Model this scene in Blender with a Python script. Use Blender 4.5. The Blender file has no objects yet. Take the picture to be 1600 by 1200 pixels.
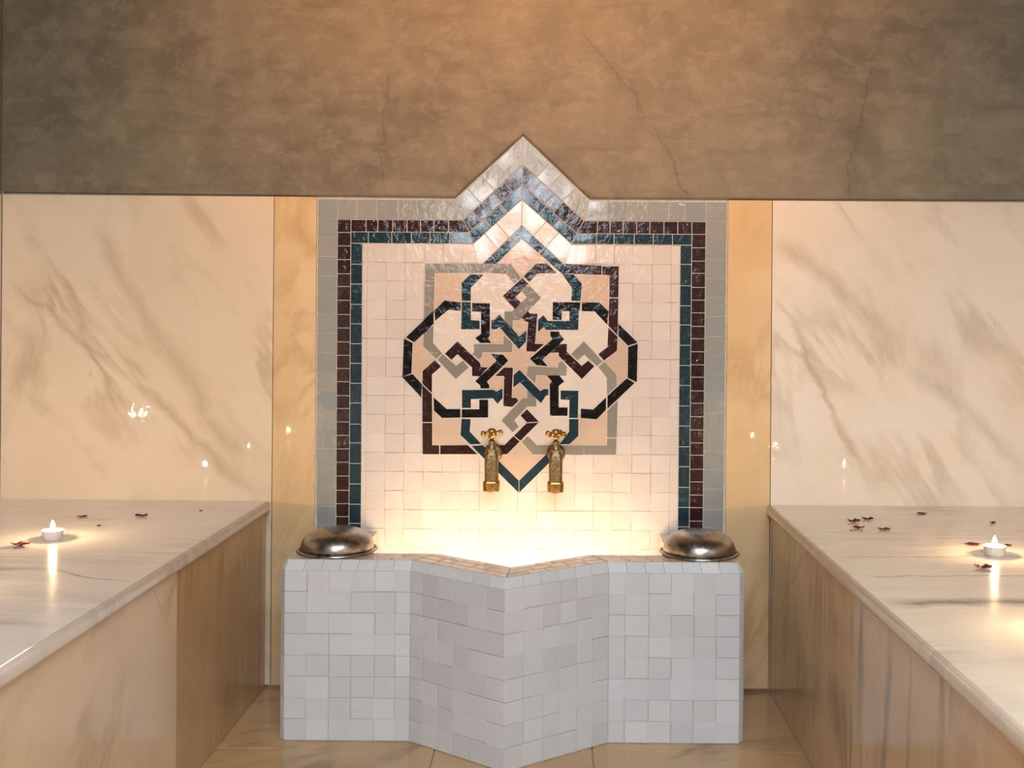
import bpy, bmesh, math, random
from mathutils import Vector, Matrix
random.seed(7)
S = bpy.context.scene
COL = S.collection

# ------------------------------------------------------------------ camera, world, lights, exposure
cam = bpy.data.cameras.new('camera'); camo = bpy.data.objects.new('camera', cam); COL.objects.link(camo)
cam.sensor_width = 36.0; cam.lens = 38.25; cam.shift_x = -0.04625; cam.shift_y = -0.0625
cam.clip_start = 0.05
camo.location = (0.102, -2.833, 0.947)
camo.rotation_euler = (math.radians(90), math.radians(-0.45), 0)
S.camera = camo
W = bpy.data.worlds.new('world'); S.world = W; W.use_nodes = True
W.node_tree.nodes['Background'].inputs[0].default_value = (0.75, 0.85, 1.0, 1)
W.node_tree.nodes['Background'].inputs[1].default_value = 0.3
S.view_settings.view_transform = 'Standard'; S.view_settings.look = 'None'
S.view_settings.gamma = 1.0; S.view_settings.exposure = -0.1
S.view_settings.use_curve_mapping = False

def lamp(name, kind, loc, power, color, rot=(0, 0, 0), **kw):
    l = bpy.data.lights.new(name, kind); l.energy = power; l.color = color
    for k, v in kw.items(): setattr(l, k, v)
    o = bpy.data.objects.new(name, l); COL.objects.link(o); o.location = loc
    o.rotation_euler = [math.radians(a) for a in rot]
    return o
# cool daylight from behind the photographer: inferred window, added overhead area light
for r in range(3):
    for c in range(3):                                   # inferred window; pane grid invented to break up its glint in the glaze
        lamp('split_window_daylight', 'AREA', (-0.18 + 0.29 * (c - 1), -4.5, 1.76 + 0.30 * (r - 1)), 2.3, (0.84, 0.92, 1.0), (90, 0, 0), shape='RECTANGLE', size=0.15, size_y=0.17)
lamp('added_overhead_daylight', 'AREA', (0.40, -3.7, 2.64), 165, (0.82, 0.91, 1.0), (0, 0, 0), shape='RECTANGLE', size=1.8, size_y=1.1)  # assumed opening, placed to light the basin front without mirroring in the mosaic
# added warm spot with no known lamp, tints the middle of the back wall
lamp('added_wall_wash', 'SPOT', (0.05, -2.0, 2.6), 245, (1.0, 0.43, 0.11), (74, 0, 0), shadow_soft_size=0.10, spot_size=math.radians(66), spot_blend=1.0)
# warm lamps sunk in the basin behind its front wall
for lx in (-0.19, 0.0, 0.19):
    lamp('basin_lamp_light', 'POINT', (lx, -0.21, 0.255), 2.4, (1.0, 0.71, 0.42), shadow_soft_size=0.03)

# ------------------------------------------------------------------ materials
def new_mat(name):
    m = bpy.data.materials.new(name); m.use_nodes = True
    n = m.node_tree.nodes; n.clear()
    o = n.new('ShaderNodeOutputMaterial'); b = n.new('ShaderNodeBsdfPrincipled')
    m.node_tree.links.new(b.outputs[0], o.inputs[0])
    return m, n, m.node_tree.links, b
def rgb(c): return (c[0], c[1], c[2], 1.0)
def mixrgb(n, l, fac, a, b, mode='MIX'):
    x = n.new('ShaderNodeMix'); x.data_type = 'RGBA'; x.blend_type = mode
    for sock, v in ((x.inputs[0], fac), (x.inputs[6], a), (x.inputs[7], b)):
        if hasattr(v, 'is_linked'): l.new(v, sock)
        elif isinstance(v, (int, float)): sock.default_value = v
        else: sock.default_value = rgb(v)
    return x.outputs[2]
def math_n(n, l, op, a, b=None, c=None, clamp=False):
    x = n.new('ShaderNodeMath'); x.operation = op; x.use_clamp = clamp
    for i, v in enumerate((a, b, c)):
        if v is None: continue
        if hasattr(v, 'is_linked'): l.new(v, x.inputs[i])
        else: x.inputs[i].default_value = v
    return x.outputs[0]
def noise(n, l, vec, scale, detail=3, rough=0.5, dist=0.0):
    x = n.new('ShaderNodeTexNoise'); x.inputs['Scale'].default_value = scale
    x.inputs['Detail'].default_value = detail; x.inputs['Roughness'].default_value = rough
    x.inputs['Distortion'].default_value = dist
    l.new(vec, x.inputs['Vector']); return x.outputs['Fac']
def ramp(n, l, fac, stops):
    x = n.new('ShaderNodeValToRGB'); e = x.color_ramp.elements
    while len(e) < len(stops): e.new(0.5)
    for i, (p, c) in enumerate(stops):
        e[i].position = p; e[i].color = rgb(c) if not isinstance(c, (int, float)) else (c, c, c, 1)
    l.new(fac, x.inputs[0]); return x.outputs[0]
def coords(n, l, rot=(0, 0, 0), scale=(1, 1, 1), loc=(0, 0, 0)):
    t = n.new('ShaderNodeTexCoord'); m = n.new('ShaderNodeMapping')
    m.inputs['Rotation'].default_value = rot; m.inputs['Scale'].default_value = scale; m.inputs['Location'].default_value = loc
    m.vector_type = 'TEXTURE' if False else 'POINT'
    l.new(t.outputs['Object'], m.inputs['Vector']); return m.outputs[0]
def bump(n, l, b, h, strength, dist):
    x = n.new('ShaderNodeBump'); x.inputs['Strength'].default_value = strength; x.inputs['Distance'].default_value = dist
    l.new(h, x.inputs['Height']); l.new(x.outputs[0], b.inputs['Normal']); return x

def glaze(name, c1, c2, rough=0.16, wav=0.6, wscale=26, speck=None):
    """hand made glazed tile: each piece its own tone, wavy glaze"""
    m, n, l, b = new_mat(name)
    oi = n.new('ShaderNodeObjectInfo'); t = n.new('ShaderNodeTexCoord')
    add = n.new('ShaderNodeVectorMath'); add.operation = 'ADD'
    sc = n.new('ShaderNodeVectorMath'); sc.operation = 'SCALE'; sc.inputs[0].default_value = (7, 5, 9); l.new(oi.outputs['Random'], sc.inputs['Scale'])
    l.new(t.outputs['Object'], add.inputs[0]); l.new(sc.outputs[0], add.inputs[1]); v = add.outputs[0]
    col = mixrgb(n, l, oi.outputs['Random'], c1, c2)
    cl = noise(n, l, v, 18, 4, 0.6)
    col = mixrgb(n, l, math_n(n, l, 'MULTIPLY', cl, 0.35), col, [x * 0.72 for x in c2])
    if speck:
        sp = noise(n, l, v, 150, 2, 0.5)
        col = mixrgb(n, l, ramp(n, l, sp, [(0.70, 0.0), (0.78, 1.0)]), col, speck)
    l.new(col, b.inputs['Base Color'])
    b.inputs['Roughness'].default_value = rough
    b.inputs['Coat Weight'].default_value = 0.35; b.inputs['Coat Roughness'].default_value = 0.05
    h = math_n(n, l, 'MULTIPLY_ADD', noise(n, l, v, 150, 3, 0.6, 1.0), 0.05, noise(n, l, v, wscale, 3, 0.55, 0.5))
    bump(n, l, b, h, wav, 0.004)
    return m
def marble(name, base, tint, vein, axis='XZ', ang=50, vs=3.0, vstr=0.5, rough=0.12, streak=0.2, lines=(), spots=0.3, wav=0.04, tintfac=0.8):
    """polished stone: cloudy base, drawn-out veins along ang (degrees in the plane), chosen single veins"""
    m, n, l, b = new_mat(name)
    t = n.new('ShaderNodeTexCoord'); sep = n.new('ShaderNodeSeparateXYZ'); l.new(t.outputs['Object'], sep.inputs[0])
    iu, iv = {'XZ': (0, 2), 'XY': (0, 1), 'YZ': (1, 2)}[axis]
    u, v = sep.outputs[iu], sep.outputs[iv]
    a = math.radians(ang); ca, sa = math.cos(a), math.sin(a)
    along = math_n(n, l, 'ADD', math_n(n, l, 'MULTIPLY', u, ca), math_n(n, l, 'MULTIPLY', v, sa))
    across = math_n(n, l, 'ADD', math_n(n, l, 'MULTIPLY', u, -sa), math_n(n, l, 'MULTIPLY', v, ca))
    cb = n.new('ShaderNodeCombineXYZ'); l.new(math_n(n, l, 'MULTIPLY', along, streak), cb.inputs[0]); l.new(across, cb.inputs[1])
    vec = cb.outputs[0]
    cloud = noise(n, l, t.outputs['Object'], 2.2, 4, 0.55)
    col = mixrgb(n, l, math_n(n, l, 'MULTIPLY', ramp(n, l, cloud, [(0.35, 0.0), (0.7, 1.0)]), tintfac), base, tint)
    n1 = noise(n, l, vec, vs, 5, 0.6, 0.6)
    v1 = ramp(n, l, n1, [(0.45, 0.0), (0.50, 1.0), (0.56, 0.0)])
    brk = ramp(n, l, noise(n, l, t.outputs['Object'], 3.1, 3, 0.5), [(0.45, 0.0), (0.62, 1.0)])
    col = mixrgb(n, l, math_n(n, l, 'MULTIPLY', math_n(n, l, 'MULTIPLY', v1, brk), vstr), col, vein)
    n2 = noise(n, l, vec, vs * 3.3, 5, 0.65, 0.5)
    v2 = ramp(n, l, n2, [(0.55, 0.0), (0.68, 1.0)])
    col = mixrgb(n, l, math_n(n, l, 'MULTIPLY', v2, vstr * 0.30), col, vein)
    wob = math_n(n, l, 'SUBTRACT', noise(n, l, t.outputs['Object'], 4.5, 5, 0.6), 0.5)
    fine = noise(n, l, vec, 30, 4, 0.7)
    for (p, q, w, k, c) in lines:                       # single veins: p to q in the plane, width, strength, colour
        du, dv = q[0] - p[0], q[1] - p[1]; L = math.hypot(du, dv); du /= L; dv /= L
        s_ = math_n(n, l, 'ADD', math_n(n, l, 'MULTIPLY', u, du), math_n(n, l, 'MULTIPLY_ADD', v, dv, -(p[0] * du + p[1] * dv)))
        d_ = math_n(n, l, 'ADD', math_n(n, l, 'MULTIPLY', u, -dv), math_n(n, l, 'MULTIPLY_ADD', v, du, (p[0] * dv - p[1] * du)))
        d_ = math_n(n, l, 'ABSOLUTE', math_n(n, l, 'MULTIPLY_ADD', wob, 0.11, d_))
        ends = math_n(n, l, 'MULTIPLY', math_n(n, l, 'MULTIPLY', s_, 14 , clamp=True), math_n(n, l, 'MULTIPLY', math_n(n, l, 'SUBTRACT', L, s_), 8, clamp=True), clamp=True)
        core = math_n(n, l, 'SUBTRACT', 1.0, math_n(n, l, 'DIVIDE', d_, w), clamp=True)
        msk = math_n(n, l, 'MULTIPLY', math_n(n, l, 'MULTIPLY', core, ends, clamp=True), math_n(n, l, 'MULTIPLY', fine, 2 * k), clamp=True)
        col = mixrgb(n, l, msk, col, c)
    if spots:
        sp = ramp(n, l, noise(n, l, t.outputs['Object'], 38, 3, 0.6), [(0.68, 0.0), (0.76, 1.0)])
        col = mixrgb(n, l, math_n(n, l, 'MULTIPLY', math_n(n, l, 'MULTIPLY', sp, brk), spots), col, [x * 0.6 for x in vein])
    l.new(col, b.inputs['Base Color'])
    b.inputs['Roughness'].default_value = rough
    bump(n, l, b, noise(n, l, t.outputs['Object'], 9, 3, 0.5), wav, 0.02)
    return m
def plaster(name):
    m, n, l, b = new_mat(name)
    v = coords(n, l)
    big = noise(n, l, v, 2.0, 4, 0.55, 0.4); mid = noise(n, l, v, 8.5, 7, 0.66, 0.25)
    st = noise(n, l, coords(n, l, scale=(2.2, 1, 12)), 2.0, 5, 0.6)
    fine = noise(n, l, coords(n, l, scale=(1, 1, 1.3)), 17, 7, 0.68, 0.3)
    col = mixrgb(n, l, ramp(n, l, big, [(0.3, 0.0), (0.7, 1.0)]), (0.138, 0.110, 0.072), (0.222, 0.178, 0.116))
    col = mixrgb(n, l, math_n(n, l, 'MULTIPLY', ramp(n, l, mid, [(0.45, 0.0), (0.60, 1.0)]), 0.30), col, (0.295, 0.240, 0.160))
    col = mixrgb(n, l, math_n(n, l, 'MULTIPLY', ramp(n, l, mid, [(0.34, 1.0), (0.46, 0.0)]), 0.22), col, (0.098, 0.075, 0.055))
    col = mixrgb(n, l, math_n(n, l, 'MULTIPLY', ramp(n, l, fine, [(0.50, 0.0), (0.60, 1.0)]), 0.34), col, (0.305, 0.248, 0.168))
    col = mixrgb(n, l, math_n(n, l, 'MULTIPLY', ramp(n, l, st, [(0.52, 0.0), (0.66, 1.0)]), 0.32), col, (0.110, 0.085, 0.062))
    # hairline cracks running down the coat
    t = n.new('ShaderNodeTexCoord'); sep = n.new('ShaderNodeSeparateXYZ'); l.new(t.outputs['Object'], sep.inputs[0])
    wob = math_n(n, l, 'SUBTRACT', noise(n, l, v, 7, 6, 0.65), 0.5)
    for (x0, z0, x1, z1) in ((0.15, 1.70, 0.34, 1.47), (0.34, 1.47, 0.44, 1.26), (0.84, 1.26, 0.90, 1.62), (-0.34, 1.60, -0.36, 1.28)):
        L = math.hypot(x1 - x0, z1 - z0); du, dv = (x1 - x0) / L, (z1 - z0) / L
        s_ = math_n(n, l, 'ADD', math_n(n, l, 'MULTIPLY', sep.outputs[0], du), math_n(n, l, 'MULTIPLY_ADD', sep.outputs[2], dv, -(x0 * du + z0 * dv)))
        d_ = math_n(n, l, 'ADD', math_n(n, l, 'MULTIPLY', sep.outputs[0], -dv), math_n(n, l, 'MULTIPLY_ADD', sep.outputs[2], du, (x0 * dv - z0 * du)))
        d_ = math_n(n, l, 'ABSOLUTE', math_n(n, l, 'MULTIPLY_ADD', wob, 0.09, d_))
        ins = math_n(n, l, 'MULTIPLY', math_n(n, l, 'MULTIPLY', s_, 40, clamp=True), math_n(n, l, 'MULTIPLY', math_n(n, l, 'SUBTRACT', L, s_), 40, clamp=True), clamp=True)
        core = math_n(n, l, 'SUBTRACT', 1.0, math_n(n, l, 'DIVIDE', d_, 0.0035), clamp=True)
        halo = math_n(n, l, 'SUBTRACT', 1.0, math_n(n, l, 'DIVIDE', d_, 0.03), clamp=True)
        msk = math_n(n, l, 'MULTIPLY', math_n(n, l, 'ADD', math_n(n, l, 'MULTIPLY', core, 0.5), math_n(n, l, 'MULTIPLY', halo, 0.14)), ins, clamp=True)
        col = mixrgb(n, l, msk, col, (0.10, 0.075, 0.05))
    l.new(col, b.inputs['Base Color'])
    b.inputs['Roughness'].default_value = 0.52
    b.inputs['Specular IOR Level'].default_value = 0.35
    bump(n, l, b, mid, 0.12, 0.010)
    return m
def simple(name, c, rough=0.5, metal=0.0, nscale=40, var=0.25, bmp=0.1, coat=0.0, rvar=0.0):
    m, n, l, b = new_mat(name); v = coords(n, l)
    f = noise(n, l, v, nscale, 5, 0.6)
    l.new(mixrgb(n, l, ramp(n, l, f, [(0.35, 0.0), (0.68, 1.0)]), [x * (1 - var) for x in c], c), b.inputs['Base Color'])
    b.inputs['Metallic'].default_value = metal; b.inputs['Coat Weight'].default_value = coat
    if rvar:
        r = math_n(n, l, 'MULTIPLY_ADD', f, rvar, rough - rvar / 2); l.new(r, b.inputs['Roughness'])
    else: b.inputs['Roughness'].default_value = rough
    if bmp: bump(n, l, b, f, bmp, 0.003)
    return m
def emit(name, c, s):
    m = bpy.data.materials.new(name); m.use_nodes = True; n = m.node_tree.nodes; n.clear()
    o = n.new('ShaderNodeOutputMaterial'); e = n.new('ShaderNodeEmission')
    t = n.new('ShaderNodeTexCoord'); g = n.new('ShaderNodeSeparateXYZ'); m.node_tree.links.new(t.outputs['Generated'], g.inputs[0])
    r = ramp(n, m.node_tree.links, g.outputs[2], [(0.0, [x * 0.6 for x in c]), (0.35, c)])
    m.node_tree.links.new(r, e.inputs[0]); e.inputs[1].default_value = s
    m.node_tree.links.new(e.outputs[0], o.inputs[0]); return m

HONEY = (0.52, 0.31, 0.14); GREYV = (0.20, 0.17, 0.14); BROWNV = (0.36, 0.22, 0.11)
M = {}
M['grout'] = simple('pale_grout', (0.80, 0.74, 0.68), 0.85, nscale=90)
M['grout_basin'] = simple('grey_grout', (0.60, 0.56, 0.52), 0.85, nscale=70)
M['grout_field'] = simple('field_grout', (0.52, 0.43, 0.34), 0.85, nscale=90)
M['white'] = glaze('white_glaze', (0.73, 0.66, 0.625), (0.66, 0.59, 0.555), 0.16, 0.45, 30)
M['petal'] = glaze('ivory_glaze', (0.74, 0.67, 0.61), (0.70, 0.62, 0.56), 0.16, 0.5)
M['tan'] = glaze('sand_glaze', (0.66, 0.50, 0.39), (0.60, 0.45, 0.35), 0.16, 0.5)
M['grey'] = glaze('grey_glaze', (0.30, 0.28, 0.245), (0.25, 0.235, 0.205), 0.14, 0.4, 40)
M['greyb'] = glaze('blue_grey_glaze', (0.26, 0.29, 0.30), (0.33, 0.325, 0.305), 0.14, 0.4, 40)
M['blue'] = glaze('petrol_blue_glaze', (0.006, 0.028, 0.046), (0.011, 0.036, 0.054), 0.08, 0.5, 45, speck=(0.03, 0.06, 0.075))
M['maroon'] = glaze('maroon_glaze', (0.022, 0.006, 0.007), (0.036, 0.010, 0.011), 0.08, 0.5, 45, speck=(0.09, 0.045, 0.04))
M['black'] = glaze('black_glaze', (0.002, 0.0016, 0.0015), (0.004, 0.003, 0.003), 0.08, 0.5, 45, speck=(0.06, 0.055, 0.05))
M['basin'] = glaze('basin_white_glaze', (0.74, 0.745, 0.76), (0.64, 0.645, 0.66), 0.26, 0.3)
M['rim'] = glaze('warm_lit_rim_glaze', (0.64, 0.51, 0.41), (0.50, 0.38, 0.29), 0.25, 0.45)  # white tiles tinted warm: glow reflected off the wall put into the glaze
M['plaster'] = plaster('brown_tadelakt')
CREAM, CREAM2 = (0.78, 0.635, 0.48), (0.73, 0.565, 0.39)
M['slab_l'] = marble('cream_marble_wall', CREAM, CREAM2, BROWNV, 'XZ', -55, 3.4, 0.50, 0.02, 0.32,
    lines=(((-1.12, 1.20), (-0.68, 0.50), 0.035, 0.32, BROWNV), ((-1.33, 1.03), (-1.00, 0.78), 0.014, 0.3, GREYV), ((-1.00, 0.78), (-0.66, 0.48), 0.022, 0.4, BROWNV)))
M['slab_r'] = marble('cool_lit_marble_wall', (0.80, 0.705, 0.60), (0.76, 0.62, 0.47), (0.36, 0.26, 0.17), 'XZ', -55, 3.2, 0.38, 0.02, 0.32,  # base whitened: cool light on the right slab put into its colour
    lines=(((0.66, 1.17), (1.00, 0.86), 0.040, 0.34, BROWNV), ((1.00, 0.86), (1.33, 0.55), 0.035, 0.25, GREYV), ((0.70, 0.95), (0.92, 0.52), 0.014, 0.42, BROWNV)))
M['slab_side'] = marble('side_wall_marble', CREAM, CREAM2, BROWNV, 'YZ', -55, 3.0, 0.4, 0.38, 0.3)
M['strip'] = marble('honey_marble_wall', (0.74, 0.53, 0.30), (0.66, 0.44, 0.22), HONEY, 'XZ', 65, 5.0, 0.65, 0.025, 0.4)
M['top_l'] = marble('cream_marble_bench_seat', (0.79, 0.735, 0.695), (0.71, 0.61, 0.52), GREYV, 'XY', -8, 6.0, 0.28, 0.12, 0.14, wav=0.08,
    lines=(((-1.36, -0.735), (-0.80, -0.80), 0.020, 0.75, GREYV), ((-1.36, -1.02), (-0.64, -1.16), 0.022, 0.55, BROWNV), ((-0.86, -0.79), (-0.64, -0.90), 0.006, 0.9, GREYV)))
M['top_r'] = marble('veined_marble_bench_seat', (0.77, 0.67, 0.55), (0.70, 0.57, 0.43), GREYV, 'XY', 4, 6.0, 0.36, 0.12, 0.12, wav=0.08,
    lines=(((0.64, -0.985), (1.36, -0.94), 0.035, 0.95, (0.13, 0.115, 0.10)), ((0.64, -0.62), (1.36, -0.60), 0.008, 0.6, GREYV), ((0.64, -0.80), (1.2, -0.76), 0.007, 0.7, GREYV), ((0.66, -0.36), (1.1, -0.40), 0.007, 0.65, BROWNV), ((0.66, -0.45), (1.36, -0.42), 0.007, 0.5, BROWNV)))
M['face_l'] = marble('honey_marble_bench_front', (0.58, 0.39, 0.215), (0.48, 0.30, 0.15), BROWNV, 'YZ', 84, 6.0, 0.65, 0.16, 0.16)
M['face_l2'] = marble('cream_marble_bench_front', (0.78, 0.62, 0.44), (0.70, 0.53, 0.34), BROWNV, 'YZ', 40, 3.0, 0.40, 0.16, 0.35)
M['face_r'] = marble('streaked_marble_bench_front', (0.72, 0.53, 0.35), (0.62, 0.43, 0.26), (0.23, 0.17, 0.12), 'YZ', 93, 5.0, 0.85, 0.16, 0.09,
    lines=(((-1.02, 0.44), (-0.98, -0.02), 0.022, 0.75, (0.20, 0.17, 0.14)), ((-1.14, 0.44), (-1.08, -0.02), 0.014, 0.6, BROWNV), ((-0.42, 0.44), (-0.10, 0.20), 0.012, 0.6, BROWNV), ((-1.38, 0.44), (-1.36, -0.02), 0.030, 0.5, HONEY)))
M['floor'] = marble('honey_marble_floor', (0.58, 0.37, 0.185), (0.48, 0.285, 0.125), (0.20, 0.11, 0.05), 'XY', 25, 3.0, 0.9, 0.16, 0.4)
M['brass'] = simple('worn_brass', (0.62, 0.38, 0.13), 0.30, 1.0, nscale=120, var=0.35, bmp=0.2, rvar=0.25)
M['brassdark'] = simple('tarnished_brass', (0.40, 0.29, 0.155), 0.40, 1.0, nscale=160, var=0.5, bmp=0.35, rvar=0.3)
M['steel'] = simple('hammered_tin', (0.46, 0.42, 0.37), 0.30, 1.0, nscale=60, var=0.40, bmp=0.035, rvar=0.26)
M['alu'] = simple('pale_cup', (0.90, 0.87, 0.83), 0.3, 0.0, nscale=200, var=0.06, bmp=0.1)
M['alu'].node_tree.nodes['Principled BSDF'].inputs['Transmission Weight'].default_value = 0.25
M['wax'] = simple('white_wax', (0.90, 0.84, 0.74), 0.4, 0.0, nscale=60, var=0.05, bmp=0)
bw = M['wax'].node_tree.nodes['Principled BSDF']; bw.inputs['Subsurface Weight'].default_value = 0.4
M['wick'] = simple('burnt_wick', (0.03, 0.02, 0.015), 0.9)
M['flame'] = emit('candle_flame', (1.0, 0.68, 0.36), 1700)
M['petal_red'] = simple('dried_red_petal', (0.20, 0.006, 0.011), 0.8, nscale=200, var=0.6)
M['wall'] = simple('darkened_unseen_wall', (0.13, 0.11, 0.09), 0.8, nscale=6)  # unseen surfaces, darkened to cut their reflection and warm bounce
M['water'] = simple('water', (0.75, 0.72, 0.66), 0.05, bmp=0.1, nscale=14, var=0.05)

# ------------------------------------------------------------------ mesh helpers
def link(name, me, mat, parent=None):
    o = bpy.data.objects.new(name, me); COL.objects.link(o)
    if mat is not None:
        me.materials.clear(); me.materials.append(M[mat] if isinstance(mat, str) else mat)
    if parent is not None: o.parent = parent
    return o
def from_bm(name, bm, mat, parent=None, smooth=False):
    me = bpy.data.meshes.new(name); bmesh.ops.recalc_face_normals(bm, faces=bm.faces); bm.to_mesh(me); bm.free()
    if smooth:
        for p in me.polygons: p.use_smooth = True
    return link(name, me, mat, parent)
def empty(name, loc=(0, 0, 0)):
    o = bpy.data.objects.new(name, None); COL.objects.link(o); o.location = loc; o.empty_display_size = 0.05; return o
def tag(o, label=None, cat=None, group=None, kind=None):
    if label: o['label'] = label
    if cat: o['category'] = cat
    if group: o['group'] = group
    if kind: o['kind'] = kind
    return o
def box(bm, x0, x1, y0, y1, z0, z1):
    v = [bm.verts.new(p) for p in ((x0, y0, z0), (x1, y0, z0), (x1, y1, z0), (x0, y1, z0), (x0, y0, z1), (x1, y0, z1), (x1, y1, z1), (x0, y1, z1))]
    for f in ((0, 3, 2, 1), (4, 5, 6, 7), (0, 1, 5, 4), (1, 2, 6, 5), (2, 3, 7, 6), (3, 0, 4, 7)): bm.faces.new([v[i] for i in f])
def boxobj(name, b, mat, parent=None, bevel=0.0, seg=2):
    bm = bmesh.new(); box(bm, *b)
    if bevel: bmesh.ops.bevel(bm, geom=bm.edges[:], offset=bevel, segments=seg, profile=0.5, affect='EDGES', clamp_overlap=True)
    return from_bm(name, bm, mat, parent)
def offset2(poly, d):
    """move every edge of a counter-clockwise polygon inwards by d (outwards if negative)"""
    n = len(poly); out = []
    for i in range(n):
        p0, p1, p2 = Vector(poly[i - 1]), Vector(poly[i]), Vector(poly[(i + 1) % n])
        a = (p1 - p0).normalized(); b = (p2 - p1).normalized()
        na, nb = Vector((-a.y, a.x)), Vector((-b.y, b.x))
        s = na + nb; q = 1 + na.dot(nb)
        out.append(p1 + s * (d / max(q, 0.25)))
    return out
def area2(p): return 0.5 * sum(p[i - 1][0] * p[i][1] - p[i][0] * p[i - 1][1] for i in range(len(p)))
def prism(poly, frame, h, gap=0.0, bev=0.0007, tilt=0.0, base=0.0):
    """mesh of one tile: 2-D outline in frame (origin, U, V, N), risen by h, eased edge, slight tilt"""
    o, U, V, N = frame
    poly = [Vector(p) for p in poly]
    if area2(poly) < 0: poly.reverse()
    r0 = offset2(poly, gap); r1 = offset2(poly, gap + bev)
    cx = sum(p.x for p in r0) / len(r0); cy = sum(p.y for p in r0) / len(r0)
    ta, tb = random.gauss(0, tilt), random.gauss(0, tilt)
    def P(p, z): 
        return o + U * p.x + V * p.y + N * z
    hh = lambda p: h + ta * (p.x - cx) + tb * (p.y - cy)
    n = len(r0)
    vs = [P(p, base) for p in r0] + [P(p, hh(p) - bev) for p in r0] + [P(p, hh(p)) for p in r1]
    fs = [list(range(2 * n, 3 * n))]
    for i in range(n):
        j = (i + 1) % n
        fs.append([i, j, n + j, n + i]); fs.append([n + i, n + j, 2 * n + j, 2 * n + i])
    me = bpy.data.meshes.new('tile'); me.from_pydata([tuple(v) for v in vs], [], fs); me.update()
    return me
def tile(name, poly, frame, h, mat, parent, **kw):
    return link(name, prism(poly, frame, h, **kw), mat, parent)
WALL = (Vector((0, 0, 0)), Vector((1, 0, 0)), Vector((0, 0, 1)), Vector((0, -1, 0)))
def cut_band(o0, o1, i0, i1, pitch, jit=0.06):
    """split the strip between outer edge o0-o1 and inner edge i0-i1 into pieces cut square to its run"""
    o0, o1, i0, i1 = map(Vector, (o0, o1, i0, i1)); d = (o1 - o0).normalized()
    t = lambda p: (p - o0).dot(d)
    a = max(t(o0), t(i0)); b = min(t(o1), t(i1)); n = max(1, round((b - a) / pitch)); st = (b - a) / n
    cuts = [a + st * (k + (random.uniform(-jit, jit) if 0 < k < n else 0)) for k in range(n + 1)]
    if abs(t(o0) - t(i0)) > 0.3 * pitch or len(cuts) > 2: pass
    cuts = cuts[1:-1]
    at = lambda p, q, s: p + (q - p) * ((s - t(p)) / (t(q) - t(p)))
    prev = (o0, i0); out = []
    for c in cuts + [None]:
        cur = (o1, i1) if c is None else (at(o0, o1, c), at(i0, i1, c))
        out.append([prev[0], cur[0], cur[1], prev[1]]); prev = cur
    return out

# ------------------------------------------------------------------ setting
FZ = -0.012                                             # floor level
XL, XR, YR, ZC = -1.345, 1.365, -4.6, 2.7
fl = tag(boxobj('floor', (-2.6, XR + 0.1, YR - 0.1, 0.1, -0.2, FZ - 0.006), 'grout_basin'), kind='structure')
for yi, (y0, y1) in enumerate(((0.0, -0.41), (-0.41, -0.82), (-0.82, -1.23), (-1.23, -1.64), (-1.64, -2.4), (-2.4, -4.6))):
    for (x0, x1) in ((-0.66, -0.168), (-0.168, 0.183), (0.183, 0.66)):
        boxobj('floor_slab', (x0 + 0.0012, x1 - 0.0012, y1 + 0.0012, y0 - 0.0012, FZ - 0.02, FZ), 'floor', fl, 0.0012, 1)
wb = tag(boxobj('wall_back', (XL - 0.1, XR + 0.1, 0.0, 0.15, -0.2, ZC + 0.1), 'grout'), kind='structure')
SY = -0.013                                             # face of the marble cladding
def wslab(x0, x1, z0, z1, mat): boxobj('marble_slab', (x0 + 0.0008, x1 - 0.0008, SY, -0.0005, z0 + 0.0008, z1 - 0.0008), mat, wb, 0.0014, 2)
wslab(XL, -0.640, FZ + 0.006, 1.262, 'slab_l'); wslab(-0.640, -0.529, FZ + 0.006, 1.262, 'strip')
wslab(0.537, 0.652, FZ + 0.006, 1.262, 'strip'); wslab(0.652, XR, FZ + 0.006, 1.262, 'slab_r')
# plaster coat above, notched around the point of the mosaic
PY = -0.0125
zt = 1.2625
prof = [(XL, zt + 0.004), (-0.1708, zt), (0.0038, 1.4265), (0.1784, zt), (XR, zt + 0.004), (XR, ZC), (XL, ZC)]
bm = bmesh.new()
f = bm.faces.new([bm.verts.new((x, PY, z)) for x, z in prof])
ex = bmesh.ops.extrude_face_region(bm, geom=[f])
for v in ex['geom']:
    if isinstance(v, bmesh.types.BMVert): v.co.y = -0.0005
ed = [e for e in bm.edges if all(abs(v.co.y - PY) < 1e-6 for v in e.verts) and max(v.co.z for v in e.verts) < 1.5]
bmesh.ops.bevel(bm, geom=ed, offset=0.007, segments=5, profile=0.5, affect='EDGES')
from_bm('plaster_coat', bm, 'plaster', wb)
bm = bmesh.new()                                         # left wall; unseen alcove added so three tealights mirror as sparks
for b_ in ((XL - 0.15, XL - 0.02, -0.85, 0.0, -0.2, ZC), (XL - 0.15, XL - 0.02, YR, -3.2, -0.2, ZC), (-2.5, -2.4, -3.3, -0.75, -0.2, ZC), (-2.4, XL - 0.15, -0.85, -0.75, -0.2, ZC), (-2.4, XL - 0.15, -3.3, -3.2, -0.2, ZC)): box(bm, *b_)
wl = tag(from_bm('wall_left', bm, 'wall'), kind='structure')
for (y0, y1) in ((-0.014, -0.85), (-3.2, -4.59)):
    boxobj('plaster_coat', (XL - 0.02, XL - 0.002, y1, y0, 1.262, ZC), 'plaster', wl)
    boxobj('marble_slab', (XL - 0.02, XL, y1, y0, 0.474, 1.261), 'slab_side', wl, 0.0014, 1)
wr = tag(boxobj('wall_right', (XR + 0.02, XR + 0.15, YR, 0.0, -0.2, ZC), 'wall'), kind='structure')
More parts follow.
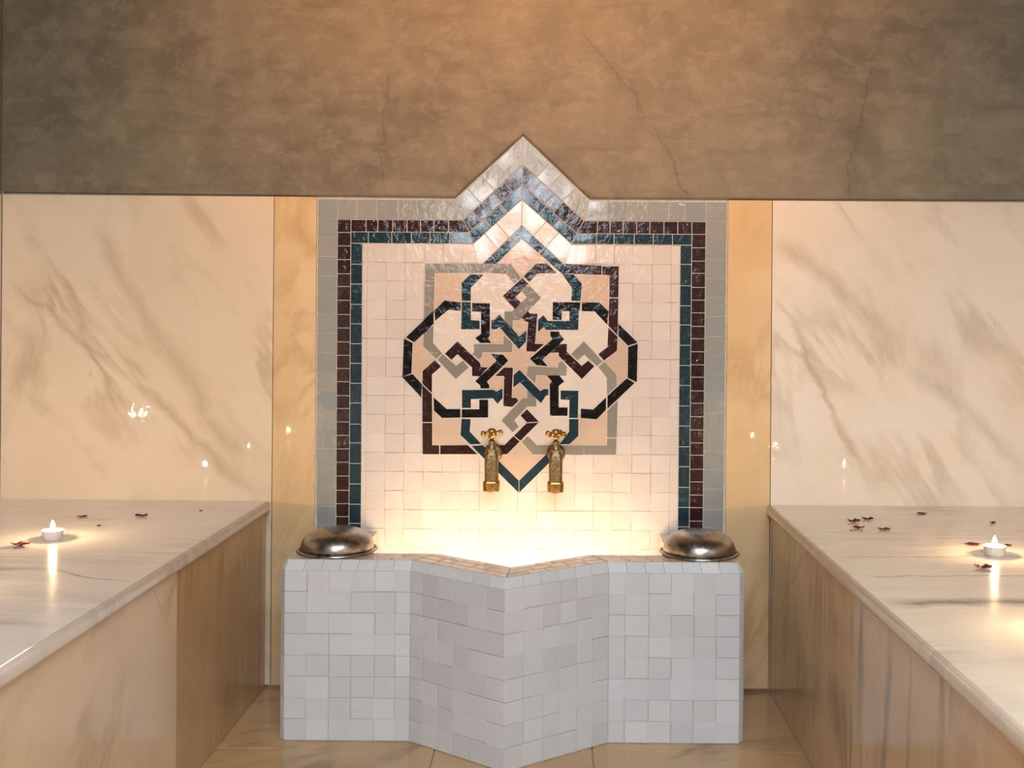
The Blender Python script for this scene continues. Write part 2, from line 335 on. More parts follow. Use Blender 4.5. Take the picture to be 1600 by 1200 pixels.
boxobj('plaster_coat', (XR + 0.002, XR + 0.02, YR, -0.014, 1.262, ZC), 'plaster', wr)
for (y0, y1) in ((-0.014, -1.3), (-1.302, -2.6), (-2.602, -4.59)):
    boxobj('marble_slab', (XR, XR + 0.02, y1, y0, 0.474, 1.261), 'slab_side', wr, 0.0014, 1)
tag(boxobj('ceiling', (-2.6, XR + 0.1, YR - 0.1, 0.1, ZC, ZC + 0.1), 'wall'), kind='structure')
tag(boxobj('wall_rear', (XL - 0.1, XR + 0.1, YR - 0.1, YR, -0.2, ZC), 'wall'), kind='structure')

# ------------------------------------------------------------------ mosaic panel
mm = 0.001
pan = tag(empty('mosaic_panel', (0, 0, 0.0)), 'pointed zellige mosaic panel with interlaced star rosette between marble strips', 'mosaic')
ZB = 0.05                                                # foot of the panel, down inside the basin
def bed(name, pts, h, mat='grout'):
    return link(name, prism([Vector(p) for p in pts], WALL, h, bev=0.0002), mat, pan)
#            foot-left        top-left        bend             apex             bend             top-right        foot-right
rings = {
 'g': [(-525, ZB*1000), (-527.4, 1257), (-170.8, 1257), (3.8, 1420.9), (178.4, 1256.4), (535, 1257), (532, ZB*1000)],
 'm': [(-475, ZB*1000), (-477, 1204), (-150.4, 1204.7), (3.5, 1350.9), (163.8, 1205.5), (481.3, 1205.5), (479.5, ZB*1000)],
 't': [(-441, ZB*1000), (-441.8, 1172), (-133.5, 1173.2), (2.2, 1300.1), (144.9, 1172), (444.9, 1172.5), (444, ZB*1000)],
 'i': [(-409.5, ZB*1000), (-411.5, 1142.5), (-123.2, 1143.2), (1.9, 1259.2), (131.8, 1145.2), (415.1, 1144.1), (414, ZB*1000)]}
R = {k: [Vector(p) * mm for p in v] for k, v in rings.items()}
def ring_bed(name, a, b): 
    return bed(name, R[a] + list(reversed(R[b])), 0.0030)
def ring_tiles(name, parent, a, b, pitch, mat, vert_first=True, h=0.0045, gap=0.0009, ztop_cut=None):
    o, i = R[a], R[b]
    Z = 0.36
    # left upright (takes the corner), right upright
    for s in (0, 1):
        k0, k1 = (0, 1) if s == 0 else (6, 5)
        of, ot, if_, it = o[k0], o[k1], i[k0], i[k1]
        lo = Vector((of.x, Z)); li = Vector((if_.x, Z))
        hi = ot if vert_first else Vector((ot.x, it.y)); hin = Vector((it.x, hi.y))
        for q in cut_band(lo, hi, li, hin, pitch, 0.05): tile(name, q, WALL, h, mat, parent, gap=gap, tilt=0.006)
    segs = [(1, 2), (2, 3), (3, 4), (4, 5)]
    for (p, q_) in segs:
        o0, o1, i0, i1 = o[p], o[q_], i[p], i[q_]
        if p == 1: o0 = Vector((i0.x, o0.y)) if vert_first else o0; i0 = i0 if vert_first else Vector((o0.x, i0.y))
        if q_ == 5: o1 = Vector((i1.x, o1.y)) if vert_first else o1; i1 = i1 if vert_first else Vector((o1.x, i1.y))
        for q in cut_band(o0, o1, i0, i1, pitch, 0.12): tile(name, q, WALL, h, mat, parent, gap=gap, tilt=0.009)
gb = ring_bed('grey_border', 'g', 'm'); ring_tiles('border_tile', gb, 'g', 'm', 0.050, 'greyb', gap=0.0006)
mb = ring_bed('maroon_border', 'm', 't'); ring_tiles('border_tile', mb, 'm', 't', 0.0345, 'maroon')
tb = ring_bed('petrol_border', 't', 'i'); ring_tiles('border_tile', tb, 't', 'i', 0.0525, 'blue', vert_first=False)
tag(gb, 'pale blue-grey outer border'); tag(mb, 'maroon middle border'); tag(tb, 'petrol blue inner border')
fb = bed('tile_field', R['i'], 0.0030, 'grout_field')
# squared white field
x_edges = [-0.4105, -0.3985]
while x_edges[-1] < 0.395: x_edges.append(x_edges[-1] + 0.0494)
x_edges[-1] = 0.4145
z_edges = [1.1425]
while z_edges[-1] > 0.16: z_edges.append(z_edges[-1] - 0.0494)
ROSETTE = [
('blue',[(-29,1160.6),(2.4,1192.8),(62.3,1137),(46.1,1120.8),(2.7,1157.8),(-12.4,1143.3)]),
('blue',[(-30.6,1158.1),(-13.6,1141.2),(-61.4,1092.9),(-95.7,1092.6)]),
('blue',[(-130.9,1063.2),(-95.5,1063.5),(-128.6,1029.2),(-128.3,994.4),(-152.3,994.3),(-152.6,1041.5)]),
('blue',[(-152.2,991.5),(-128.3,991.7),(-127.9,944.9),(-105,943.4),(-104.8,921.1),(-152.7,920.7)]),
('blue',[(-74.8,945.3),(-66.5,945.8),(-54.1,960),(-2.2,904.2),(17.1,918.9),(15.9,890.8),(-2.3,870.4),(-53.8,926.7),(-62.1,921.4),(-74.6,921.3)]),
('blue',[(47.1,947.3),(60.5,959.3),(72.1,944.4),(128.3,944.8),(128.2,969.4),(152.1,969.6),(151.4,921.6),(68.1,921),(60.8,927.6),(46.3,915)]),
('blue',[(65.4,1136),(136.8,1067.8),(108.6,1066.5),(49.5,1118.8)]),
('blue',[(109.7,1065.1),(137.8,1065.7),(159.9,1041.9),(156.7,996.7),(132.5,996.9),(134.3,1030.3)]),
('blue',[(-149.4,763),(-69.2,764.5),(-58.7,760),(-44.2,768.4),(-43.4,743.4),(-57,727.7),(-69,742.2),(-126.3,739.7),(-126.1,716.7),(-149,716.6)]),
('blue',[(-149.9,688),(-126.3,687.6),(-128.8,655.3),(-98.3,623.2),(-126.4,621.9),(-152.6,645.7)]),
('blue',[(-124.1,618.2),(-94.1,620.1),(-0.7,529.2),(-0.5,497.5)]),
('blue',[(0.9,529.2),(71.1,598.1),(99.4,596.6),(1.2,497.5)]),
('blue',[(106.9,763.8),(153.1,763.3),(152.2,692.9),(129.3,692.7),(130,739.6),(107,740.5)]),
('blue',[(129.3,689.6),(153.7,689.8),(153.6,646),(130.9,624.4),(104.8,624.2),(129.6,657.3)]),
('blue',[(-16,803),(-0.9,816.7),(54.4,761.9),(63.1,767.6),(75.2,767.3),(75.3,751),(68.4,750.1),(56.1,730.1),(0.9,784.4),(-16.1,770.7)]),
('grey',[(-247.8,1090.8),(-63.4,1092.2),(-83,1067.7),(-222.6,1066.6),(-222.5,1047.2),(-247.5,1047.1)]),
('grey',[(-61.4,1091.8),(-25.9,1091.5),(-36.1,1065.4),(-80.5,1067.7)]),
('grey',[(-24.9,1090.5),(1.4,1056.3),(-16.1,1039.1),(-34.7,1064.3)]),
('grey',[(-248.5,1045.4),(-222.9,1045.6),(-223.9,970.2),(-249.8,944.9)]),
('grey',[(-250.5,908.5),(-225.3,930.6),(-225.4,884.7),(-201.8,857.2),(-216.7,843.1),(-251.3,876.2)]),
('grey',[(-200.1,855.8),(-165.5,825.4),(-147.9,839.5),(-132.2,821.9),(-166.3,791.4),(-213.6,841.7)]),
('grey',[(21.4,1037.7),(53.9,1004.6),(-1.9,945.4),(-18.5,945.7),(-19,923.8),(-40.4,947.6),(-40.6,968.1),(-20.8,968.2),(-13.6,974.5),(1.9,990.7),(17.5,1005.4),(3.8,1019.9)]),
('grey',[(-42.6,907),(-19.5,886.3),(-20,862),(-97,861.4),(-98,849.3),(-106.3,843.4),(-123.1,857),(-118.9,862.6),(-120.1,882.4),(-43,883)]),
('grey',[(133.2,859.4),(166.3,892),(214.6,840.3),(201.1,827.7),(167.6,857.6),(150,842.9)]),
('grey',[(204.3,825.6),(219.8,838.6),(251.9,806.2),(252.6,776.6),(227.4,752.9),(226.4,797.6)]),
('grey',[(228.1,712.2),(255,739.5),(253.2,642.6),(228.2,642.4)]),
('grey',[(228.2,639.7),(252.6,639.9),(251.5,597.8),(169,597.2),(168.8,621.1),(227.8,621.6)]),
('grey',[(167.4,621.1),(167.5,597.2),(35.2,596.6),(5.8,629.2),(22.4,645),(46.5,621.2)]),
('grey',[(19.9,824.1),(27.2,826.3),(99.1,823.3),(100.5,834.2),(109.4,840.5),(123,825),(121.1,802),(43,803.5),(41.1,781.6),(18,803.3)]),
('grey',[(19.7,766.9),(43.5,740),(43.6,721.2),(20.7,722.1),(-13.4,685.3),(-0.7,668.8),(-17.3,654.1),(-46.7,685.1),(8.1,742.8),(19.9,742.9)]),
('maroon',[(40.7,1093.1),(68.8,1093.3),(94,1069.1),(44,1067.5),(23.4,1045),(7.7,1059.5)]),
('maroon',[(113.6,1093.2),(210.6,1089.2),(210.7,1065.2),(136.1,1067.4)]),
('maroon',[(212.6,1087.5),(255.4,1087.5),(254.9,1006.8),(231.6,1006.6),(231.2,1064.4),(212.8,1065.3)]),
('maroon',[(231.6,1004.4),(255,1004.5),(253.6,907.9),(229.5,932.7),(230.6,983.1)]),
('maroon',[(228.9,928.5),(253.7,904.7),(252.3,868.7),(218.7,842.4),(204,858.9),(227.8,877.9)]),
('maroon',[(4.6,1055.3),(20.9,1040.2),(-12.1,1005.8),(1.9,990.7),(-14,974.5),(-45.5,1008)]),
('maroon',[(4.3,952.2),(20.9,967.9),(25.1,963.1),(44.9,962.9),(39.2,884.7),(63.2,884.3),(40.4,863.9),(16.5,864.3),(21.1,940.8),(10.6,943.9)]),
('maroon',[(103.8,884.6),(122.2,884.7),(121.7,865.2),(160.9,828),(178.1,842.1),(193.9,827.2),(161.8,794),(100.9,853.9),(100.9,862.3),(80,862.1)]),
('maroon',[(-220.8,840),(-204.5,823.8),(-227.8,802.8),(-227.5,754.5),(-252.7,778.9),(-252.3,811.6)]),
('maroon',[(-252.6,775.1),(-227.4,751.6),(-226.2,679.1),(-251.9,678.9)]),
('maroon',[(-251.8,676.8),(-226.2,677),(-225.8,619.1),(-207.6,618.8),(-207.5,595.9),(-250.6,595.6)]),
('maroon',[(-204.9,618.8),(-133.7,620.2),(-108.5,596.7),(-204.8,595.9)]),
('maroon',[(-85.8,620.2),(-37.9,621),(-15.1,644.1),(1.6,630.9),(-31,596.9),(-62.7,596.6)]),
('maroon',[(-13.1,645.8),(19,677.9),(50.4,680.4),(3.1,632.1)]),
('maroon',[(3.2,698),(19.7,714.3),(50.8,682.1),(19,680.8)]),
('maroon',[(-194.9,856.8),(-162.5,889.4),(-103.1,833.6),(-100.9,823.2),(-82.2,822.3),(-103.8,799.2),(-123.6,799.5),(-123.8,822),(-162.2,856),(-177.1,841.3)]),
('maroon',[(-40.5,822.2),(-17.6,822.4),(-20.1,744),(-8.6,744.1),(-2.3,736.5),(-18.9,720.3),(-41.8,722.6),(-40.3,800.1),(-64.3,799.9)]),
('black',[(-197.1,995.4),(-154.3,990.9),(-155.2,968.6),(-186.5,971.5),(-220.6,942.1),(-222.9,969.1)]),
('black',[(-225,968.1),(-224.1,934.7),(-274.3,885.8),(-296.7,898.7)]),
('black',[(-301.5,895.6),(-278.5,884.3),(-281,805.1),(-304.9,796.6)]),
('black',[(-304.9,795.6),(-277.8,803.7),(-253.7,777.2),(-255.1,742.8)]),
('black',[(-223.2,743.7),(-188.6,713.1),(-153.2,713.8),(-153,691.5),(-200.9,690.1),(-221.9,708.7)]),
('black',[(-149.4,713),(-104.2,713.4),(-104.4,738.4),(-80.9,738.6),(-81.1,692.1),(-149.9,691.6)]),
('black',[(-125.1,989.7),(-78.7,989),(-78,904.6),(-82.8,898.3),(-74.3,885.9),(-102.4,885.7),(-116.1,898.1),(-101,909.7),(-102,966.9),(-125,967.4)]),
('black',[(-75.1,857.8),(-43.9,855.9),(-29.2,840.4),(-85,784.8),(-78.7,776.5),(-78.6,767.7),(-101.5,767.6),(-101.6,774.2),(-115.2,786.6),(-60.4,840.2)]),
('black',[(160.3,993.4),(206.1,993.3),(229.2,970.6),(226.8,935.1),(193.8,969.9),(159.8,970.5)]),
('black',[(255.5,938.5),(305.9,889.9),(280.9,881.4),(255.7,906.6)]),
('black',[(281,878.3),(306.3,886.8),(304.6,786.8),(280.5,798.1)]),
('black',[(278.5,797),(298.4,784.7),(228.5,716.4),(228.2,750.8)]),
('black',[(225.3,747.6),(225,714.3),(201.2,689.5),(159.5,692.9),(159.3,716.9),(191.6,715.1)]),
('black',[(84.6,993),(156.1,993.6),(155.2,971),(108.4,970.1),(107.5,947.1),(84.2,946.9)]),
('black',[(78.6,916.9),(101.9,917.1),(102.6,911.3),(115.2,896.8),(58.3,843.2),(73,826.6),(42.8,829.5),(26,846.1),(85,897.6),(78.7,904.8)]),
('black',[(71.1,801.6),(103.4,801.9),(116,787.4),(101.6,775.8),(102,720),(125.5,719.8),(125.1,697.9),(79.2,697.5),(78,780.9),(83.8,787.1)]),
('white',[(-140.7,1035.4),(-112.2,1070),(-31,1079),(-7.9,1046.9),(-32.6,1008.1),(-9.4,981.2),(-17.6,960.3),(-30.1,956),(-50.8,943.4),(-71.6,932.8),(-89.9,938.9),(-90.3,978.5),(-140.3,978.1)]),
('white',[(14,1050.1),(40.8,1079.5),(98.1,1076.9),(147.4,1034.5),(144.7,982.4),(95.8,982),(96.1,934.1),(59.6,942.2),(34.6,950.3),(13.7,956.4),(7.3,970.9),(40.4,1004.5)]),
('white',[(-236.2,941.9),(-221.7,954.5),(-190.7,984),(-140.7,980.2),(-140.3,932.3),(-102.8,930.5),(-102.5,895.1),(-108.6,870),(-112.6,857.5),(-162.4,873.8),(-195.9,844.3),(-237.8,877.3)]),
('white',[(-212.5,833.8),(-166.4,802.9),(-139.5,823.9),(-112.3,809.6),(-101.6,782.6),(-91.2,774.3),(-91,752.4),(-138.9,752.1),(-138.5,703.1),(-194.7,700.6),(-236.7,735.7),(-240.4,810.6)]),
('white',[(-138.7,728.1),(-92.9,726.4),(-93.1,751.4),(-56.5,745.4),(-30.4,733.1),(-9.5,729.1),(-28,685.2),(-6.8,647.9),(-33.6,609.1),(-110.7,608.5),(-140.2,651)]),
('white',[(9.5,695.9),(34.6,680.5),(12,641.8),(39.3,610.7),(118.5,611.4),(141.1,651.1),(141.7,709.5),(90.6,709.1),(90.2,759.1),(55.9,746.3),(32.1,731.5),(19.7,718.9)]),
('white',[(140.6,982.4),(194.7,982.8),(239.9,935.3),(240.4,872.8),(211.4,849.6),(167.4,878.4),(137.4,849),(112.3,871.7),(105.8,892.5),(90.1,909.1),(89.9,932),(140.9,933.4)]),
('white',[(208.4,830.8),(238.8,801.9),(239.3,739.4),(196.9,702.6),(142.7,703.2),(141.3,751.1),(90.3,752.8),(90,788.2),(108.7,798.8),(112.6,825.9),(125,836.4),(161.7,809.6),(193.8,837)]),
('white',[(-13.8,1007.2),(3.8,1020.9),(18.5,1005.4),(3,989.6)]),
('white',[(-179.2,842.4),(-161.6,858.1),(-145.8,840.6),(-165.5,823.7)]),
('white',[(148.9,843.9),(167.6,859.7),(179.2,842.1),(160.5,826.3)]),
('white',[(-15.5,685.3),(1.1,698),(20,680.4),(1.4,666.7)]),
('tan',[(-235.2,1078.4),(-112.3,1077.3),(-140.7,1035.4),(-140.3,982.3),(-192.8,983.9),(-235.3,952.4)]),
('tan',[(127.3,1080.2),(243.4,1076.3),(242.8,962.4),(201,980.8),(159.3,982.5),(147.4,1034.5)]),
('tan',[(-239.3,744),(-194.7,700.6),(-140.6,702),(-140.2,651),(-108.6,608.5),(-238.2,607.5)]),
('tan',[(239.4,733.2),(196.9,702.6),(141.7,703.2),(142.1,651.1),(116.4,610.3),(240.4,610.2)]),
('tan',[(-292.5,891.5),(-238.3,941.9),(-238.8,877.3),(-208.4,844.2),(-240.4,810.6),(-240,762.7),(-291.4,799.8)]),
('tan',[(241,931.1),(293.4,883.6),(293.1,793),(239.3,741.5),(238.8,801.9),(210.5,835),(240.4,870.7)]),
('tan',[(2.6,1175.1),(83.4,1092.4),(41.9,1080.6),(6.7,1048),(-26.9,1079),(-74.9,1087)]),
('tan',[(0.1,512.5),(94.3,606.6),(39.3,608.7),(1.6,641.7),(-33.6,608.1),(-100.7,605.1)]),
('tan0',[(115,846.8),(99.7,788.3),(57.4,745.3),(-0.8,729.2),(-59.2,744.4),(-102.3,786.7),(-118.4,844.9),(-103.2,903.4),(-60.8,946.4),(-2.6,962.5),(55.8,947.3),(98.8,905)]),
('bed',[(2.5,1175.9),(122.3,1080.2),(243.3,1076.1),(243,952.8),(293.3,883.7),(292.9,793.2),(239.9,744.4),(240.3,610.2),(84.3,609.9),(0.1,512.5),(-100.7,608.4),(-238.2,607.3),(-240.2,759),(-291.4,800.2),(-292.9,891.9),(-236.7,952.3),(-236,1079),(-87.7,1080.2)]),
]
def inside(p, poly):
    c = False
    for a in range(len(poly)):
        (x1, y1), (x2, y2) = poly[a - 1], poly[a]
        if (y1 > p[1]) != (y2 > p[1]) and p[0] < (x2 - x1) * (p[1] - y1) / (y2 - y1) + x1: c = not c
    return c
BED = [(x * mm, z * mm) for x, z in ROSETTE[-1][1]]
for a in range(len(z_edges) - 1):
    for c in range(len(x_edges) - 1):
        j = lambda: random.uniform(-0.0012, 0.0012)
        x0, x1, z1, z0 = x_edges[c], x_edges[c + 1], z_edges[a], z_edges[a + 1]
        if all(inside(p, BED) for p in ((x0, z0), (x1, z0), (x1, z1), (x0, z1), ((x0 + x1) / 2, (z0 + z1) / 2))): continue
        q = [(x0, z0), (x1, z0), (x1, z1), (x0, z1)]
        q = [(x + (j() if 1 < c < len(x_edges) - 2 else 0), z + j()) for x, z in q]
        tile('field_tile', q, WALL, 0.0040, 'white', fb, gap=0.0003, bev=0.0004, tilt=0.006)
# white tiles laid on the slant inside the point
for s in (0, 1):
    B0, B1 = (R['i'][2], R['i'][3]) if s == 0 else (R['i'][4], R['i'][3])
    Q0 = Vector((-0.0945, 1.0935)) if s == 0 else Vector((0.1005, 1.095)); Q1 = Vector((0.0022, 1.1926))
    for q in cut_band(B0, B1, Q0 + (B0 - B1).normalized() * 0.02, Q1, 0.05, 0.1): tile('field_tile', q, WALL, 0.0048, 'white', fb, gap=0.0005, tilt=0.006)
ro = link('rosette', prism([Vector(p) for p in BED], WALL, 0.0050, bev=0.0002), 'grout', pan)
tag(ro, 'interlaced star rosette in petrol, maroon, black and grey strapwork')
bmg = bmesh.new()
for k, p in ROSETTE[:-1]:
    q = [Vector((x * mm, z * mm)) for x, z in p]
    if area2(q) < 0: q.reverse()
    if k == 'tan0': tile('star_tile', q, WALL, 0.0054, 'tan', ro)
    elif k == 'tan': tile('filler_tile', q, WALL, 0.0058, 'tan', ro, tilt=0.002)
    elif k == 'white': tile('petal_tile', q, WALL, 0.0060, 'petal', ro, tilt=0.002)
    else:
        tile('strap_tile', q, WALL, 0.0070, k, ro, bev=0.0005, tilt=0.003)
        me = prism(offset2(q, -0.0011), WALL, 0.0064, bev=0.0001); bmg.from_mesh(me); bpy.data.meshes.remove(me)
tag(from_bm('strap_grout', bmg, 'grout', ro), 'fine white grout lines along the straps')

# ------------------------------------------------------------------ wash basin
bas = tag(empty('wash_basin', (0, -0.2, FZ)), 'white tiled hammam basin with a pointed star-shaped front under the taps', 'basin')
def kid(o, p):
    o.parent = p; o.matrix_parent_inverse = Matrix.Translation(-Vector(p.location)) if p.type == 'EMPTY' else Matrix.Identity(4); return o
ZT = 0.397; ZCH = 0.374
OUT = [(-0.528, -0.016), (-0.528, -0.351), (-0.516, -0.365), (-0.231, -0.365), (-0.008, -0.530), (0.219, -0.365), (0.516, -0.365), (0.528, -0.351), (0.528, -0.016)]
TOP = [(-0.516, -0.016), (-0.516, -0.345), (-0.510, -0.351), (-0.2275, -0.351), (-0.008, -0.5135), (0.2155, -0.351), (0.510, -0.351), (0.516, -0.345), (0.516, -0.016)]
INN = [(-0.365, -0.016), (-0.365, -0.270), (-0.357, -0.279), (-0.178, -0.279), (-0.002, -0.412), (0.178, -0.279), (0.357, -0.279), (0.365, -0.270), (0.365, -0.016)]
bm = bmesh.new(); th = 0.005
def ringv(poly, z, d=0.0): 
    pp = poly
    return [bm.verts.new((x, y, z)) for x, y in pp]
def shrink(poly, d):
    r = offset2([Vector(p) for p in poly], d); r = [(v.x, v.y) for v in r]
    r[0] = (r[0][0], poly[0][1]); r[-1] = (r[-1][0], poly[-1][1]); return r
cw = area2(OUT) > 0
sh = 0.0016 if cw else -0.0016
rs = [ringv(shrink(OUT, sh), FZ), ringv(shrink(OUT, sh), ZCH - 0.002), ringv(shrink(TOP, sh), ZT - 0.0016), ringv(INN, ZT - 0.0016), ringv(INN, 0.10)]
for a, b in zip(rs[:-1], rs[1:]):
    for i in range(len(a) - 1): bm.faces.new([a[i], a[i + 1], b[i + 1], b[i]])
bm.faces.new(rs[-1])
for e in (0, -1): bm.faces.new([r[e] for r in rs])
body = kid(from_bm('basin_body', bm, 'grout_basin'), bas)
def tl(o): o.parent = body; return o
def quad3(name, a, b, c, d, mat, h=th, gap=0.0004, tilt=0.006, base=0.0, bev=0.0006):
    a, b, c, d = map(Vector, (a, b, c, d)); U = (b - a).normalized(); N = U.cross(d - a).normalized(); V = N.cross(U)
    pl = [((p - a).dot(U), (p - a).dot(V)) for p in (a, b, c, d)]
    return tl(tile(name, pl, (a - N * h, U, V, N), h, mat, None, gap=gap, tilt=tilt, base=base, bev=bev))
def vface(p, q, widths, rows, mat='basin'):
    """tiles on an upright face from plan point p to q (seen from outside, left to right)"""
    p, q = Vector((p[0], p[1], 0)), Vector((q[0], q[1], 0)); tot = sum(widths)
    zs = [FZ + 0.001 + (ZCH - FZ - 0.001) * k / rows for k in range(rows + 1)]
    cuts = [0]
    for w in widths: cuts.append(cuts[-1] + w / tot)
    for r in range(rows):
        dz = [random.uniform(-0.0016, 0.0016) for _ in cuts]
        for c in range(len(widths)):
            jz0, jz1 = (0, 0)
            a = p.lerp(q, cuts[c] + (random.uniform(-1, 1) * 0.0018 / (q - p).length if c else 0)); b = p.lerp(q, cuts[c + 1])
            quad3('basin_tile', (a.x, a.y, zs[r] + (dz[c] if r else 0)), (b.x, b.y, zs[r] + (dz[c] if r else 0)), (b.x, b.y, zs[r + 1]), (a.x, a.y, zs[r + 1]), mat, tilt=0.010)
R8 = 8
vface(OUT[2], OUT[3], (34, 35, 34.5, 37, 32, 24), R8)
vface(OUT[3], OUT[4], (19, 25, 24.5, 25, 27, 27), R8)
vface(OUT[4], OUT[5], (28.5, 29.5, 26, 26.5, 25.5, 26), R8)
vface(OUT[5], OUT[6], (25, 36.5, 34.5, 34.5, 34.5, 36), R8)
vface(OUT[1], OUT[2], (1,), R8); vface(OUT[6], OUT[7], (1,), R8)
vface(OUT[0], OUT[1], (1,) * 7, R8); vface(OUT[7], OUT[8], (1,) * 7, R8)
for k, nn in ((0, 7), (1, 1), (2, 7), (3, 6), (4, 6), (5, 7), (6, 1), (7, 7)):
    for c in range(nn):
        f0, f1 = c / nn, (c + 1) / nn
        P = lambda L, f_, z: Vector((L[k][0], L[k][1], z)).lerp(Vector((L[k + 1][0], L[k + 1][1], z)), f_)
        quad3('edge_tile', P(OUT, f0, ZCH), P(OUT, f1, ZCH), P(TOP, f1, ZT), P(TOP, f0, ZT), 'basin')
FLAT = (Vector((0, 0, ZT - th)), Vector((1, 0, 0)), Vector((0, 1, 0)), Vector((0, 0, 1)))
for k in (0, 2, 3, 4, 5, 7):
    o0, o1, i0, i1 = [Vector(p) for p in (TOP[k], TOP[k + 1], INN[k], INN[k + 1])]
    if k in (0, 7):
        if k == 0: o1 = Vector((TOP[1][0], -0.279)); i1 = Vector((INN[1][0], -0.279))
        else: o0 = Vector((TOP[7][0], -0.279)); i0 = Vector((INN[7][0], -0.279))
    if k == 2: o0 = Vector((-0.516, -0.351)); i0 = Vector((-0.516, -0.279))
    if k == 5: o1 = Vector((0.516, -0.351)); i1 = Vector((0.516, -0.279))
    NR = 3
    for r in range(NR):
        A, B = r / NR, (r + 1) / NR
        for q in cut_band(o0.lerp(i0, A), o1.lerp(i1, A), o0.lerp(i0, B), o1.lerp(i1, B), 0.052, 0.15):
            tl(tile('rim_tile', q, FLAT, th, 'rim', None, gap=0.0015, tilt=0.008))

# ------------------------------------------------------------------ lathe helper and small things
def lathe(name, prof, mat, parent, seg=48, axis='Z', loc=(0, 0, 0), smooth=True, nonround=None):
    bm = bmesh.new(); rows = []
    for r, z in prof:
        if r < 1e-6: rows.append([bm.verts.new((0, 0, z))]); continue
        rows.append([bm.verts.new(((r * (1 + (nonround(a, z) if nonround else 0))) * math.cos(a), (r * (1 + (nonround(a, z) if nonround else 0))) * math.sin(a), z)) for a in [2 * math.pi * i / seg for i in range(seg)]])
    for a, b in zip(rows[:-1], rows[1:]):
        for i in range(seg):
            j = (i + 1) % seg
            if len(a) == 1 and len(b) == 1: continue
            if len(a) == 1: bm.faces.new([a[0], b[i], b[j]])
            elif len(b) == 1: bm.faces.new([a[i], a[j], b[0]])
            else: bm.faces.new([a[i], a[j], b[j], b[i]])
    if axis == 'Y':
        for v in bm.verts: v.co = Vector((v.co.x, -v.co.z, v.co.y))
    for v in bm.verts: v.co += Vector(loc)
    return from_bm(name, bm, mat, parent, smooth)
def bowl(loc, rz, tilt, label):
    t = tag(empty('metal_bowl', loc), label, 'bowl', 'upturned washing bowls on the basin')
    t.rotation_euler = (tilt[0], tilt[1], rz)
    dome = []
    for i in range(17):
        a = (math.pi / 2) * i / 16
        r = 0.086 * math.cos(a) ** 0.72; z = 0.006 + 0.050 * math.sin(a) ** 0.92
        dome.append((r, z))
    dome[-1] = (0.0, dome[-1][1])
    inner = [(max(r - 0.0016, 0), z - 0.0016) for r, z in dome]
    prof = list(reversed(dome)) + inner
    lathe('bowl_dome', prof, 'steel', t, 64, nonround=lambda a, z: 0.004 * math.sin(2 * a + 1))
    pr = []
    for i in range(13):
        a = 2 * math.pi * i / 12
        pr.append((0.0905 + 0.0040 * math.cos(a), 0.0036 + 0.0035 * math.sin(a)))
    lathe('rolled_rim', pr, 'steel', t, 64, nonround=lambda a, z: 0.004 * math.sin(2 * a + 1))
    return t
bowl((-0.419, -0.258, ZT), 0.3, (0.0, 0.0), 'upturned tin bowl on the left corner of the tiled basin')
bowl((0.437, -0.258, ZT), 2.2, (0.0, 0.0), 'upturned tin bowl on the right corner of the tiled basin')

